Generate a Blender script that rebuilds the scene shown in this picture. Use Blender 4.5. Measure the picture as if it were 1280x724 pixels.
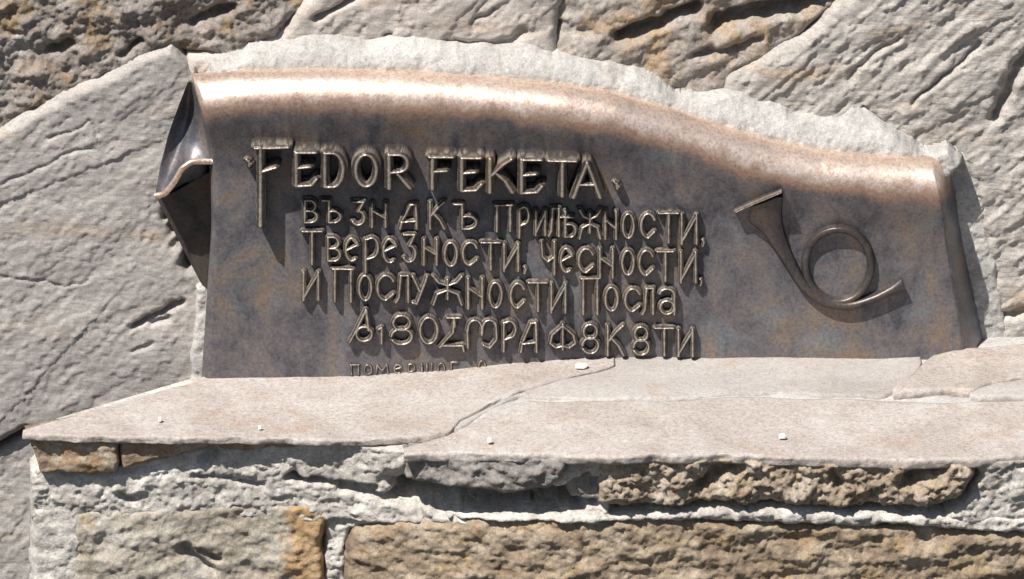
import bpy, math, random
import numpy as np
from mathutils import Vector
for o in list(bpy.data.objects): bpy.data.objects.remove(o)
SC = bpy.context.scene; COL = SC.collection
R = math.radians

# ------------------------------------------------------------------ camera
PITCH = R(20); DIST = 7.0
CAMP = np.array([0, -DIST*math.cos(PITCH), DIST*math.sin(PITCH)])
cam = bpy.data.cameras.new('camera'); camo = bpy.data.objects.new('camera', cam); COL.objects.link(camo)
cam.sensor_width = 36; cam.lens = 36*DIST/1.28; cam.clip_start = .1; cam.clip_end = 6000
camo.location = CAMP; camo.rotation_euler = (math.pi/2-PITCH, 0, 0); SC.camera = camo
# ------------------------------------------------------------------ light
TRAVEL = Vector((1.2, 1.25, -2.72)).normalized()      # the way the sunlight travels
sd = bpy.data.lights.new('sun', 'SUN'); sd.energy = 5.0; sd.angle = R(.5); sd.color = (1, .955, .89)
so = bpy.data.objects.new('sun', sd); COL.objects.link(so); so.rotation_euler = TRAVEL.to_track_quat('-Z', 'Y').to_euler()
W = bpy.data.worlds.new('World'); SC.world = W; W.use_nodes = True
sk = W.node_tree.nodes.new('ShaderNodeTexSky'); sk.sky_type = 'NISHITA'; sk.sun_disc = False
S = -TRAVEL; sk.sun_elevation = math.asin(S.z); sk.sun_rotation = math.atan2(S.x, S.y) % (2*math.pi)
bgn = W.node_tree.nodes['Background']; bgn.inputs[1].default_value = .05
W.node_tree.links.new(sk.outputs[0], bgn.inputs[0])
SC.view_settings.view_transform = 'Standard'; SC.view_settings.look = 'None'; SC.view_settings.gamma = 1
SC.view_settings.exposure = .5

# ------------------------------------------------------------------ maths
K = .001/DIST; CP, SP = math.cos(PITCH), math.sin(PITCH)
def ray(px, py):
    px = np.asarray(px, float); py = np.asarray(py, float)
    a = (px-640)*K; b = (362-py)*K
    return a, CP+b*SP, -SP+b*CP
def hit_y(px, py, y):            # a point of the photograph's view at depth y -> world x, z
    dx, dy, dz = ray(px, py); t = (y-CAMP[1])/dy
    return t*dx, CAMP[2]+t*dz
def hit_z(px, py, z):            # ... at height z -> world x, y
    dx, dy, dz = ray(px, py); t = (z-CAMP[2])/dz
    return t*dx, CAMP[1]+t*dy
rng = np.random.RandomState(7)
PERM = rng.permutation(256); PERM = np.concatenate([PERM, PERM, PERM])
GR = rng.normal(size=(256, 3)); GR /= np.linalg.norm(GR, axis=1)[:, None]
def pn(x, y, z):
    x, y, z = np.broadcast_arrays(x, y, z)
    xi = np.floor(x).astype(int); yi = np.floor(y).astype(int); zi = np.floor(z).astype(int)
    xf = x-xi; yf = y-yi; zf = z-zi; xi &= 255; yi &= 255; zi &= 255
    f = lambda t: t*t*t*(t*(t*6-15)+10)
    u, v, w = f(xf), f(yf), f(zf)
    def g(i, j, k):
        h = PERM[PERM[PERM[(xi+i) & 255]+((yi+j) & 255)]+((zi+k) & 255)]; G = GR[h]
        return G[..., 0]*(xf-i)+G[..., 1]*(yf-j)+G[..., 2]*(zf-k)
    l = lambda a, b, t: a+t*(b-a)
    return l(l(l(g(0,0,0), g(1,0,0), u), l(g(0,1,0), g(1,1,0), u), v), l(l(g(0,0,1), g(1,0,1), u), l(g(0,1,1), g(1,1,1), u), v), w)*1.5
def fbm(x, y, z, s, oct=4, ridge=False, gain=.5):      # s: feature size in metres
    r = 0; a = 1; f = 1/s; tot = 0
    for k in range(oct):
        n = pn(x*f+k*7.3, y*f+k*3.1, z*f-k*5.7)
        if ridge: n = 1-2*np.abs(n)*1.3
        r = r+a*n; tot += a; a *= gain; f *= 2.03
    return r/tot
def sstep(a, b, t):
    t = np.clip((t-a)/(b-a), 0, 1); return t*t*(3-2*t)
def seg_dist(X, Z, pts, closed=False):
    pts = list(pts)
    if closed: pts = pts+[pts[0]]
    best = np.full(np.shape(X), 1e9)
    for (ax, az), (bx, bz) in zip(pts[:-1], pts[1:]):
        dx, dz = bx-ax, bz-az; L = dx*dx+dz*dz+1e-15
        t = np.clip(((X-ax)*dx+(Z-az)*dz)/L, 0, 1)
        best = np.minimum(best, (X-ax-t*dx)**2+(Z-az-t*dz)**2)
    return np.sqrt(best)
def poly_sdf(X, Z, pts):         # positive inside
    d = seg_dist(X, Z, pts, True); ins = np.zeros(np.shape(X), bool); n = len(pts)
    for i in range(n):
        (ax, az), (bx, bz) = pts[i], pts[(i+1) % n]
        c = (az > Z) != (bz > Z)
        with np.errstate(divide='ignore', invalid='ignore'):
            ins ^= c & (X < (bx-ax)*(Z-az)/((bz-az) if bz != az else 1e-12)+ax)
    return np.where(ins, d, -d)

# ------------------------------------------------------------------ mesh helpers
def mesh_obj(name, V, F, mat, parent=None, smooth=True, crisp=None):
    me = bpy.data.meshes.new(name); V = np.asarray(V, float)
    if isinstance(F, np.ndarray):
        me.vertices.add(len(V)); me.vertices.foreach_set('co', V.ravel())
        me.loops.add(F.size); me.loops.foreach_set('vertex_index', F.ravel().astype(np.int32))
        me.polygons.add(len(F)); me.polygons.foreach_set('loop_start', np.arange(0, F.size, F.shape[1], dtype=np.int32))
        me.update(calc_edges=True); me.validate()
    else:
        me.from_pydata([tuple(v) for v in V], [], F); me.update()
    me.polygons.foreach_set('use_smooth', np.full(len(me.polygons), smooth))
    if crisp: me.set_sharp_from_angle(angle=R(crisp))
    me.materials.append(mat)
    o = bpy.data.objects.new(name, me); COL.objects.link(o)
    if parent: o.parent = parent
    return o
def thing(name, label, cat, loc=(0, 0, 0)):
    o = bpy.data.objects.new(name, None); COL.objects.link(o); o['label'] = label; o['category'] = cat
    return o
def grid_faces(nu, nv, mask=None):
    i = np.arange(nu*nv).reshape(nu, nv)
    F = np.stack([i[:-1, :-1], i[1:, :-1], i[1:, 1:], i[:-1, 1:]], -1)
    if mask is not None: return F[mask]
    return F.reshape(-1, 4)
def compact(V, F):
    used = np.zeros(len(V), bool); used[F.ravel()] = True
    idx = np.cumsum(used)-1
    return V[used], idx[F]

# ------------------------------------------------------------------ materials
def ramp_node(nt, fac, stops):
    r = nt.nodes.new('ShaderNodeValToRGB'); e = r.color_ramp.elements
    while len(e) < len(stops): e.new(.5)
    for k, (p, c) in enumerate(stops):
        e[k].position = p; e[k].color = (*c, 1) if len(c) == 3 else c
    nt.links.new(fac, r.inputs[0]); return r
def noise_node(nt, scale, detail=6, rough=.6, vec=None, dist=0):
    n = nt.nodes.new('ShaderNodeTexNoise'); n.inputs['Scale'].default_value = scale; n.inputs['Detail'].default_value = detail
    n.inputs['Roughness'].default_value = rough; n.inputs['Distortion'].default_value = dist
    if vec is not None: nt.links.new(vec, n.inputs['Vector'])
    return n
def mixc(nt, fac, a, b, mode='MIX'):
    m = nt.nodes.new('ShaderNodeMix'); m.data_type = 'RGBA'; m.blend_type = mode
    for s, v in ((m.inputs[0], fac), (m.inputs[6], a), (m.inputs[7], b)):
        if hasattr(v, 'links'): nt.links.new(v, s)
        elif isinstance(v, tuple): s.default_value = (*v, 1)
        else: s.default_value = v
    return m.outputs[2]
def rock_mat(name, cols, big=9, speck=.5, bump=.5, bumpd=.002, stain=None, strata=False, rough=.9, rust=None):
    """cols: list of colours spread over a large-scale noise; stain: (colour, coverage 0..1)"""
    m = bpy.data.materials.new(name); m.use_nodes = True; nt = m.node_tree; b = nt.nodes['Principled BSDF']
    tc = nt.nodes.new('ShaderNodeTexCoord'); mp = nt.nodes.new('ShaderNodeMapping'); nt.links.new(tc.outputs['Object'], mp.inputs[0])
    mp.inputs['Location'].default_value = (hash_(name)*3, hash_(name)*7, 1)
    if strata:
        mp.inputs['Rotation'].default_value = (0, R(38), 0); mp.inputs['Scale'].default_value = (.35, 1, 1.5)
    vec = mp.outputs[0]
    n1 = noise_node(nt, big, 7, .62, vec, .6)
    st = [(.3+.4*k/max(1, len(cols)-1), c) for k, c in enumerate(cols)]
    c = ramp_node(nt, n1.outputs[0], st).outputs[0]
    if stain:
        n4 = noise_node(nt, big*1.7, 6, .65, vec, .4)
        rr = ramp_node(nt, n4.outputs[0], [(.62-stain[1]*.3, (0, 0, 0)), (.78-stain[1]*.3, (1, 1, 1))])
        c = mixc(nt, rr.outputs[0], c, stain[0])
    if rust:                     # iron stain that begins at one end of the stone
        sx = nt.nodes.new('ShaderNodeSeparateXYZ'); nt.links.new(tc.outputs['Object'], sx.inputs[0])
        nr = noise_node(nt, 30, 6, .7, tc.outputs['Object']); ad = nt.nodes.new('ShaderNodeMath'); ad.operation = 'MULTIPLY_ADD'
        nt.links.new(nr.outputs[0], ad.inputs[0]); ad.inputs[1].default_value = .07; nt.links.new(sx.outputs[0], ad.inputs[2])
        mr_ = nt.nodes.new('ShaderNodeMapRange'); nt.links.new(ad.outputs[0], mr_.inputs[0]); mr_.inputs[1].default_value = rust[0]; mr_.inputs[2].default_value = rust[0]+.012; mr_.inputs[4].default_value = .75
        c = mixc(nt, mr_.outputs[0], c, rust[1])
    n2 = noise_node(nt, 170, 4, .75, vec)
    g = ramp_node(nt, n2.outputs[0], [(.3, (1-speck,)*3), (.5, (1, 1, 1)), (.72, (1+speck*.55,)*3)])
    c = mixc(nt, 1.0, c, g.outputs[0], 'MULTIPLY')
    n5 = noise_node(nt, 420, 2, .8, tc.outputs['Object'])
    g2 = ramp_node(nt, n5.outputs[0], [(.32, (.78, .76, .76)), (.5, (1, 1, 1)), (.7, (1.16, 1.16, 1.14))])
    c = mixc(nt, 1.0, c, g2.outputs[0], 'MULTIPLY')
    nt.links.new(c, b.inputs['Base Color']); b.inputs['Roughness'].default_value = rough
    b.inputs['Specular IOR Level'].default_value = .25
    n3 = noise_node(nt, 130, 8, .72, vec, .3)
    bp = nt.nodes.new('ShaderNodeBump'); bp.inputs['Strength'].default_value = bump; bp.inputs['Distance'].default_value = bumpd
    nt.links.new(n3.outputs[0], bp.inputs['Height']); nt.links.new(bp.outputs[0], b.inputs['Normal'])
    return m
def hash_(s): return (sum(ord(c)*(i+3) for i, c in enumerate(s)) % 97)/10
M = {}
M['grey_rock'] = rock_mat('grey_rock', [(.28, .255, .24), (.37, .345, .325), (.44, .41, .385)], 7, .26, .5, .002, ((.42, .345, .27), .15), True)
M['pale_rock'] = rock_mat('pale_rock', [(.34, .305, .28), (.45, .405, .37), (.52, .47, .43)], 8, .24, .5, .002, ((.48, .38, .30), .25), True)
M['rough_rock'] = rock_mat('rough_rock', [(.19, .16, .14), (.30, .265, .24), (.40, .365, .335)], 14, .36, .9, .004, ((.27, .195, .12), .4))
M['brown_rock'] = rock_mat('brown_rock', [(.24, .20, .165), (.34, .30, .265), (.43, .395, .36)], 13, .34, .8, .003, ((.40, .29, .19), .45))
M['right_rock'] = rock_mat('right_rock', [(.32, .295, .27), (.42, .39, .36), (.51, .475, .44)], 10, .3, .7, .003, ((.44, .35, .26), .25), True)
M['mortar'] = rock_mat('mortar', [(.35, .34, .325), (.45, .435, .415), (.52, .505, .48)], 12, .24, .8, .003, ((.33, .29, .25), .1))
M['rough_mortar'] = rock_mat('rough_mortar', [(.36, .33, .30), (.52, .49, .45), (.66, .63, .58)], 16, .3, .9, .004, ((.70, .68, .64), .25))
M['slab'] = rock_mat('slab', [(.34, .295, .265), (.41, .365, .335), (.47, .44, .415)], 10, .32, .7, .003, ((.37, .285, .235), .18))
M['slab_grey'] = rock_mat('slab_grey', [(.30, .27, .25), (.37, .34, .32), (.42, .40, .375)], 7, .2, .4, .002, ((.36, .28, .23), .15))
M['beige_rock'] = rock_mat('beige_rock', [(.31, .26, .205), (.41, .37, .31), (.50, .47, .42)], 12, .34, .8, .004, ((.39, .31, .20), .2), rust=(-.243, (.43, .26, .11)))
M['slab_edge'] = rock_mat('slab_edge', [(.20, .13, .08), (.34, .26, .185), (.47, .40, .32)], 16, .4, .9, .004, ((.30, .18, .09), .35))
M['gold_rock'] = rock_mat('gold_rock', [(.21, .155, .11), (.37, .30, .225), (.50, .44, .37)], 22, .42, .9, .004, ((.36, .27, .16), .2))
M['wall_brown'] = rock_mat('wall_brown', [(.19, .135, .10), (.33, .26, .185), (.45, .38, .30)], 18, .4, .9, .004, ((.37, .26, .14), .3))
M['chunk'] = rock_mat('chunk', [(.16, .145, .13), (.25, .23, .215), (.33, .31, .29)], 18, .35, .8, .004)
M['orange'] = rock_mat('orange', [(.38, .19, .05), (.50, .28, .09), (.50, .36, .20)], 14, .35, .7, .003)
M['ground'] = rock_mat('ground', [(.055, .053, .05), (.07, .066, .06), (.085, .08, .072)], 3, .2, .5, .003)
def chip_mat():
    m = bpy.data.materials.new('white_chip'); m.use_nodes = True; nt = m.node_tree; b = nt.nodes['Principled BSDF']
    n = noise_node(nt, 300); r = ramp_node(nt, n.outputs[0], [(.3, (.78, .78, .76)), (.6, (.88, .88, .87))])
    nt.links.new(r.outputs[0], b.inputs['Base Color']); b.inputs['Roughness'].default_value = .5
    return m
M['chip'] = chip_mat()
def bronze(name='weathered_bronze', dark=None):
    m = bpy.data.materials.new(name); m.use_nodes = True; nt = m.node_tree; b = nt.nodes['Principled BSDF']
    tc = nt.nodes.new('ShaderNodeTexCoord'); v = tc.outputs['Object']
    mp = nt.nodes.new('ShaderNodeMapping'); mp.inputs['Scale'].default_value = (1.25, 1, .8); nt.links.new(v, mp.inputs[0])
    n1 = noise_node(nt, 13, 9, .72, mp.outputs[0], .5)
    c = ramp_node(nt, n1.outputs[0], [(.34, (.06, .06, .07)), (.45, (.125, .118, .130)), (.54, (.175, .157, .155)), (.61, (.215, .165, .135)), (.70, (.27, .20, .15))]).outputs[0]
    n2 = noise_node(nt, 17, 5, .6, v, .3)
    r2 = ramp_node(nt, n2.outputs[0], [(.54, (0, 0, 0)), (.70, (.6, .6, .6))])
    c = mixc(nt, r2.outputs[0], c, (.19, .215, .235))
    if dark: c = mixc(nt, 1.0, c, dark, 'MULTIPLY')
    at = nt.nodes.new('ShaderNodeAttribute'); at.attribute_name = 'highlight'  # per-vertex painted highlight: brightens the colour of roll, lip and letters
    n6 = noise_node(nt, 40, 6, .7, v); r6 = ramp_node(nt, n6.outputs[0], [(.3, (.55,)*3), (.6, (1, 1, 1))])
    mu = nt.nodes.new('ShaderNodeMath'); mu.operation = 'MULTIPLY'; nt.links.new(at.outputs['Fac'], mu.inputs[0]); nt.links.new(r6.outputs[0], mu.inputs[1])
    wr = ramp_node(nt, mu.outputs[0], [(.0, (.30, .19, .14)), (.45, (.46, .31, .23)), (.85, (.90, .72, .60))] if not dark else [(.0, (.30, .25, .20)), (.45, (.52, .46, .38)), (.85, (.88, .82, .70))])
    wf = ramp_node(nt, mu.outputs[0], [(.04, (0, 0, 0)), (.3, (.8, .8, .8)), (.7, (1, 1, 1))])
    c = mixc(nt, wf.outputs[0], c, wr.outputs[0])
    n3 = noise_node(nt, 260, 3, .75, v)
    g = ramp_node(nt, n3.outputs[0], [(.3, (.66, .66, .70)), (.5, (1, 1, 1)), (.72, (1.3, 1.27, 1.22))])
    c = mixc(nt, 1.0, c, g.outputs[0], 'MULTIPLY')
    nt.links.new(c, b.inputs['Base Color'])
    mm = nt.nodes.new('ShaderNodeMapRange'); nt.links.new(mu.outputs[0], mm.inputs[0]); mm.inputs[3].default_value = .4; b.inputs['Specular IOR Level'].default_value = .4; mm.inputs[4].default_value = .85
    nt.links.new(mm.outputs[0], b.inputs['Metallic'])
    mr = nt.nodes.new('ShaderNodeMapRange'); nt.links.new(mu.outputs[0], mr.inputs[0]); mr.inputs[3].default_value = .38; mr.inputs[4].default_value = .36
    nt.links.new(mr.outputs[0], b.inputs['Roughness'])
    n4 = noise_node(nt, 90, 6, .65, v); bp = nt.nodes.new('ShaderNodeBump'); bp.inputs['Strength'].default_value = .35; bp.inputs['Distance'].default_value = .0014
    nt.links.new(n4.outputs[0], bp.inputs['Height']); nt.links.new(bp.outputs[0], b.inputs['Normal'])
    return m
M['bronze'] = bronze(); M['dark_bronze'] = bronze('dark_bronze', (.50, .46, .42))  # darker patina tone; also deepens shade on letter sides and curl

# ------------------------------------------------------------------ heightfield stones (facing the viewer, -y)
def P(pts, y=0.0):
    if callable(y): return [tuple(float(q) for q in hit_y(a, b, y(a))) for a, b in pts]
    return [tuple(float(q) for q in hit_y(a, b, y)) for a, b in pts]
def stone_field(name, pts, mat, parent, base, rough, cell=.0022, y_ref=None, edge=.018, drop=.05, back=.08, grooves=(), steps=(), slope=None, seed=0, label=None, edge_jit=.008, zmax=None, shear=0):
    """rough(x,z)->height towards the viewer. pts: outline in photo coordinates. grooves: (polyline, width, depth)."""
    yr = base if y_ref is None else y_ref
    poly = P(pts, yr); A = np.array(poly)
    x0, z0 = A.min(0)-.02; x1, z1 = A.max(0)+.02
    nx = int((x1-x0)/cell)+2; nz = int((z1-z0)/cell)+2
    X, Z = np.meshgrid(np.linspace(x0, x1, nx), np.linspace(z0, z1, nz), indexing='ij')
    s = poly_sdf(X, Z, poly)+edge_jit*fbm(X, seed*1.7, Z, .045, 4)
    t = np.clip(s/edge, 0, 1)
    h = rough(X, Z)-drop*(1-np.sqrt(1-(1-t)**2))*.5
    h = h-sstep(.001, -.006, s)*drop
    if slope: h = h+slope(X, Z)
    jx = fbm(X, 3.3, Z, .02, 3)*.006; jz = fbm(X, 9.9, Z, .02, 3)*.006
    for pl, w, d in grooves:
        q = seg_dist(X+jx, Z+jz, P(pl, yr)); ww = w*(.65+.9*np.abs(fbm(X, 5.5, Z, .03, 2)))
        h = h-d*np.exp(-(q/ww)**2)
    for pl, dh, fall in steps:          # a raised break: higher on the upper-left side of an open polyline, fading out
        PL = P(pl, yr); q = seg_dist(X+jx, Z+jz, PL); (ax, az), (bx, bz) = PL[0], PL[-1]
        side = (bx-ax)*(Z+jz-az)-(bz-az)*(X+jx-ax)
        h = h+dh*np.where(side > 0, np.exp(-q/fall), -.3*np.exp(-q/(fall*.4)))
    Y = base-h
    keep = s > -.006
    if zmax is not None: keep &= Z < ztop(X)-zmax
    k = keep[:-1, :-1] & keep[1:, :-1] & keep[1:, 1:] & keep[:-1, 1:]
    V = np.stack([X, Y, Z], -1).reshape(-1, 3); F = grid_faces(nx, nz, k)
    # skirt towards the back
    E = np.concatenate([F[:, [0, 1]], F[:, [1, 2]], F[:, [2, 3]], F[:, [3, 0]]])
    key = np.sort(E, 1); code = key[:, 0]*len(V)+key[:, 1]
    u, idx, cnt = np.unique(code, return_index=True, return_counts=True)
    B = E[idx[cnt == 1]]
    VB = V.copy(); VB[:, 1] = (base+back if not callable(yr) else -.04); VB[:, 0] += shear*back
    FS = np.stack([B[:, 1], B[:, 0], B[:, 0]+len(V), B[:, 1]+len(V)], -1)
    VV, FF = compact(np.concatenate([V, VB]), np.concatenate([F, FS]))
    o = mesh_obj(name, VV, FF, mat, parent)
    if label: o['label'] = label
    return o
def strata(X, Z, ang, sx, sz, k=0, oct=5, ridge=False, gain=.5):
    a = R(ang); u = X*math.cos(a)+Z*math.sin(a); v = -X*math.sin(a)+Z*math.cos(a)
    return fbm(u*sz/sx, k*1.37, v, sz, oct, ridge, gain)

def terrace(n, step, soft=.18):
    t = n/step; f = np.floor(t); return (f+sstep(.5-soft, .5+soft, t-f))*step
def flakes(X, Z, ang, k, a=.006, step=.0016):       # layered breaks of slate-like rock
    n = a*strata(X, Z, ang, .16, .055, k, 5)+.0012*fbm(X, k, Z, .012, 3)
    return terrace(n, step, .12)
# ------------------------------------------------------------------ ground
g = mesh_obj('ground', [(-300, -300, -1.3), (300, -300, -1.3), (300, 300, -1.3), (-300, 300, -1.3)], [(0, 1, 2, 3)], M['ground'])
g['kind'] = 'structure'

# ------------------------------------------------------------------ rock wall
wall = thing('rock_wall', 'rugged grey and brown natural stone wall behind the bronze plaque, stones set in pale mortar', 'wall')
def box(x0, x1, y0, y1, z0, z1): 
    v = [(x, y, z) for x in (x0, x1) for y in (y0, y1) for z in (z0, z1)]
    return v, [(0, 1, 3, 2), (4, 6, 7, 5), (0, 4, 5, 1), (2, 3, 7, 6), (0, 2, 6, 4), (1, 5, 7, 3)]
v, f = box(-.85, .85, .06, .4, -1.3, .62); mesh_obj('mortar_backing', v, f, M['mortar'], wall, False)

def r_boulder(X, Z):
    w = .012*fbm(X, 2, Z, .05, 2)
    return .020*strata(X+w, Z, 30, .12, .07, 1, 4)+.016*fbm(X, .4, Z, .028, 5, False, .6)-.006*np.abs(fbm(X, 8.4, Z, .012, 3))
stone_field('boulder', [(-170, -170), (470, -170), (392, -6), (345, 48), (302, 74), (262, 72), (222, 64), (150, 96), (60, 140), (0, 172), (-170, 240)], M['rough_rock'], wall, .012, r_boulder,
            edge=.014, drop=.03, seed=1, grooves=[([(240, 30), (265, 18), (290, 10)], .006, .02), ([(60, 62), (90, 55)], .006, .016), ([(150, 70), (175, 52)], .005, .014)], label='rough brown pitted boulder at the upper left')
def r_left(X, Z): return .003*strata(X, Z, 35, .25, .09, 2, 5)+flakes(X, Z, 40, 3, .0045, .0012)+.0015*fbm(X, 4.4, Z, .03, 5, False, .6)+.0007*strata(X, Z, 48, .05, .012, 5, 3)+.0011*fbm(X, 7.4, Z, .010, 3)
stone_field('slab_rock', [(-170, 250), (0, 164), (60, 130), (120, 98), (214, 56), (238, 88), (262, 130), (270, 520), (120, 560), (34, 536), (0, 556), (-170, 640)], M['grey_rock'], wall, .0, r_left, edge=.012, drop=.035, seed=2,
            grooves=[([(224, 268), (240, 296), (250, 322)], .017, .085), ([(222, 250), (250, 240)], .012, .06), ([(166, 408), (185, 399), (205, 390), (226, 378)], .0045, .016), ([(190, 406), (210, 398)], .005, .010), ([(60, 172), (100, 160), (112, 150), (118, 165), (128, 184)], .0016, .003),
                     ([(0, 346), (40, 350), (80, 358), (108, 352)], .0016, .003), ([(165, 442), (190, 430)], .004, .004), ([(0, 230), (40, 215), (90, 190), (118, 186)], .002, .003)],
            steps=[([(-40, 570), (0, 525), (40, 480), (85, 430), (130, 385)], .0012, .06), ([(-40, 270), (20, 232), (90, 200), (150, 196)], .002, .04)],
            label='large smooth grey slab of rock left of the plaque')
stone_field('wall_stone', [(-170, 660), (0, 559), (34, 541), (120, 568), (120, 900), (-170, 900)], M['grey_rock'], wall, .012, r_left, edge=.012, drop=.03, seed=3, label='grey wall stone at the lower left, beside the ledge')
def r_mid(X, Z): return flakes(X, Z, 40, 6, .008, .002)+.004*strata(X, Z, 40, .14, .05, 7, 5)+.004*fbm(X, 1.4, Z, .03, 5)
stone_field('wall_stone', [(470, -170), (760, -170), (700, 10), (696, 70), (640, 96), (400, 110), (230, 100), (232, 66), (300, 70), (345, 44), (392, -8)], M['pale_rock'], wall, .006, r_mid, edge=.014, drop=.03, seed=4,
            grooves=[([(395, 24), (425, 8), (450, -6)], .004, .014), ([(560, 55), (600, 58), (640, 50), (655, 38)], .006, .009), ([(590, 30), (620, 12)], .003, .005), ([(482, 48), (488, 44)], .004, .008)], label='pale grey-beige wall stone above the plaque')
def r_brown(X, Z): return .016*strata(X, Z, 32, .13, .05, 9, 5)+.010*fbm(X, 6.4, Z, .03, 5, False, .6)
stone_field('wall_stone', [(760, -170), (1080, -170), (1050, 0), (1000, 50), (930, 90), (900, 150), (680, 110), (690, 20)], M['brown_rock'], wall, .010, r_brown, edge=.016, drop=.03, seed=5,
            grooves=[([(775, 45), (800, 36), (835, 24), (870, 10)], .009, .032), ([(895, 30), (935, 16), (985, 8), (1040, -4)], .012, .035), ([(680, 42), (700, 30)], .005, .012), ([(726, 40), (745, 42)], .005, .008), ([(870, 70), (915, 64), (950, 48)], .006, .012)], label='brown broken wall stone with dark hollows at the top')
def r_right(X, Z): return flakes(X, Z, 42, 4, .010, .0024)+.004*strata(X, Z, 42, .14, .06, 11, 5)+.006*fbm(X, 2.4, Z, .03, 5, False, .6)+.003*strata(X, Z, 42, .1, .01, 5, 3)
stone_field('wall_stone', [(1080, -170), (1480, -170), (1480, 560), (1252, 560), (1246, 400), (1228, 300), (1216, 225), (1190, 195), (1100, 215), (890, 150), (905, 100), (1000, 48), (1050, 0)], M['right_rock'], wall, .002, r_right, edge=.02, drop=.03, seed=6,
            grooves=[([(1245, 145), (1258, 118), (1272, 85), (1290, 60)], .009, .022), ([(1140, 130), (1175, 100), (1200, 82), (1225, 55)], .003, .008), ([(1080, 135), (1100, 155), (1112, 166)], .003, .01),
                     ([(1060, 100), (1090, 70), (1125, 48)], .004, .006), ([(1255, 395), (1290, 385)], .007, .014)], label='grey rugged wall stone right of the plaque')

# mortar bedding round the plaque
def sil(px): return np.interp(px, [180, 235, 300, 400, 500, 600, 700, 760, 830, 900, 960, 1020, 1080, 1130, 1180, 1230], [92, 92, 85, 83, 85, 92, 102, 112, 132, 155, 172, 184, 190, 193, 195, 197])
def r_mort(X, Z): return .0035*fbm(X, 3, Z, .06, 4)+terrace(.004*fbm(X, 5, Z, .02, 4), .0013, .2)+.001*fbm(X, 6, Z, .006, 2)
topm = [(268, 78), (300, 68), (330, 55), (380, 52), (440, 50), (480, 53), (530, 47), (560, 58), (590, 60), (630, 55), (660, 58), (700, 75), (760, 84), (820, 100), (845, 116), (880, 120), (930, 116), (965, 128), (1000, 142), (1050, 146),
        (1075, 136), (1100, 150), (1115, 164), (1150, 180), (1182, 181), (1196, 194), (1184, 222)]
lowm = [(px, float(sil(px))+26) for px in range(1150, 230, -60)]
yb = .01
def mort_slope(X, Z):            # leans forward towards the plaque's top edge
    px = X*1000+640
    _, zt = hit_y(px, sil(px), -.03)
    return .032*sstep(.048, .0, Z-zt)
stone_field('mortar', topm+lowm, M['mortar'], wall, .0, r_mort, cell=.002, edge=.006, drop=.02, slope=mort_slope, seed=8, edge_jit=.016, label='pale grey mortar band along the top of the plaque')
stone_field('mortar', [(1186, 180), (1206, 188), (1228, 230), (1236, 290), (1248, 340), (1256, 400), (1262, 470), (1180, 470), (1170, 300), (1160, 200)], M['mortar'], wall, .002, r_mort, cell=.002, edge=.006, drop=.02, seed=9, label='mortar strip beside the right end of the plaque')
stone_field('mortar', [(246, 362), (266, 352), (270, 500), (232, 492), (243, 420)], M['mortar'], wall, -.012, r_mort, cell=.002, edge=.006, drop=.02, seed=10, label='thin mortar strip at the foot of the left edge')

# ------------------------------------------------------------------ plaque
plaque = thing('bronze_plaque', 'bronze scroll-shaped memorial plaque with raised lettering and a post horn, set in the rock wall', 'plaque')
RR = .040; YF = -.072; YC = YF+RR
def zarr(pts, y):
    x, z = hit_y([p[0] for p in pts], [p[1] for p in pts], y); o = np.argsort(z); return z[o], x[o]
ZL, XL = zarr([(236, 95), (250, 140), (258, 190), (262, 240), (263, 290), (260, 340), (256, 400), (251, 480), (249, 540)], YF)
ZR, XR = zarr([(1182, 195), (1196, 240), (1210, 300), (1225, 370), (1240, 450), (1250, 540)], -.02)
ZW, WW = zarr([(1182, 195), (1210, 300), (1240, 450), (1250, 540)], -.02); WW = np.interp(ZW, np.sort(ZW), [.040, .037, .030, .018])
def xl(z): return np.interp(z, ZL, XL)
def xr(z): return np.interp(z, ZR, XR)
XLT = float(hit_y(236, 95, YC)[0]); XRT = float(hit_y(1182, 195, YC)[0])
def zc_u(u):
    px = 236+(1182-236)*u
    z = hit_y(px, sil(px), YC+RR*math.sin(PITCH))[1]-RR*math.cos(PITCH)
    w = (1-u)*(XRT-XLT); return z-.012*np.clip(1-w/.022, 0, 1)**2
def face_profile(d):             # depth of the face d below the roll
    return .017*(1-np.exp(-(d/.042)**2))-.070*np.clip(d-.09, 0, 1)
def side_add(x, z, xL, xR):
    w = xR-x; wid = np.interp(z, ZW, WW)
    a = .085*np.clip(1-w/wid, 0, 1)**1.45
    wl = x-xL
    return a+.012*np.clip(1-wl/.010, 0, 1)**2-.006*np.exp(-((wl-.03)/.03)**2)*sstep(.0, .25, .25-z*0)*0
def face_y(x, z):
    xL, xR = xl(z), xr(z); u = (x-xL)/(xR-xL); d = np.maximum(zc_u(u)-z, 0)
    return YF+face_profile(d)+side_add(x, z, xL, xR)+wob(x, z)
def wob(x, z): return .0022*fbm(x, .7, z, .12, 2)
NU = 520; ul = np.concatenate([np.linspace(0, .02, 14)[:-1], np.linspace(.02, .94, NU), np.linspace(.94, 1, 40)[1:]])
ZBOT = float(hit_y(640, 520, YF)[1])
th = np.linspace(R(-75), R(90), 60); nf = 190
U = ul[:, None]; zc = zc_u(ul)[:, None]
Zroll = zc+RR*np.cos(th)[None]; Yroll = np.broadcast_to(YC-RR*np.sin(th)[None], Zroll.shape)
f = (np.arange(1, nf+1)/nf)[None]; Zf = zc+(ZBOT-zc)*f; Yf = YF+face_profile(zc-Zf)
Z = np.concatenate([Zroll, Zf], 1); Y = np.concatenate([Yroll, Yf], 1)
xL, xR = xl(Z), xr(Z); X = xL+(xR-xL)*U
Y = Y+side_add(X, Z, xL, xR)*np.concatenate([np.clip(np.sin(th), 0, 1), np.ones(nf)])[None]+wob(X, Z)
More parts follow.
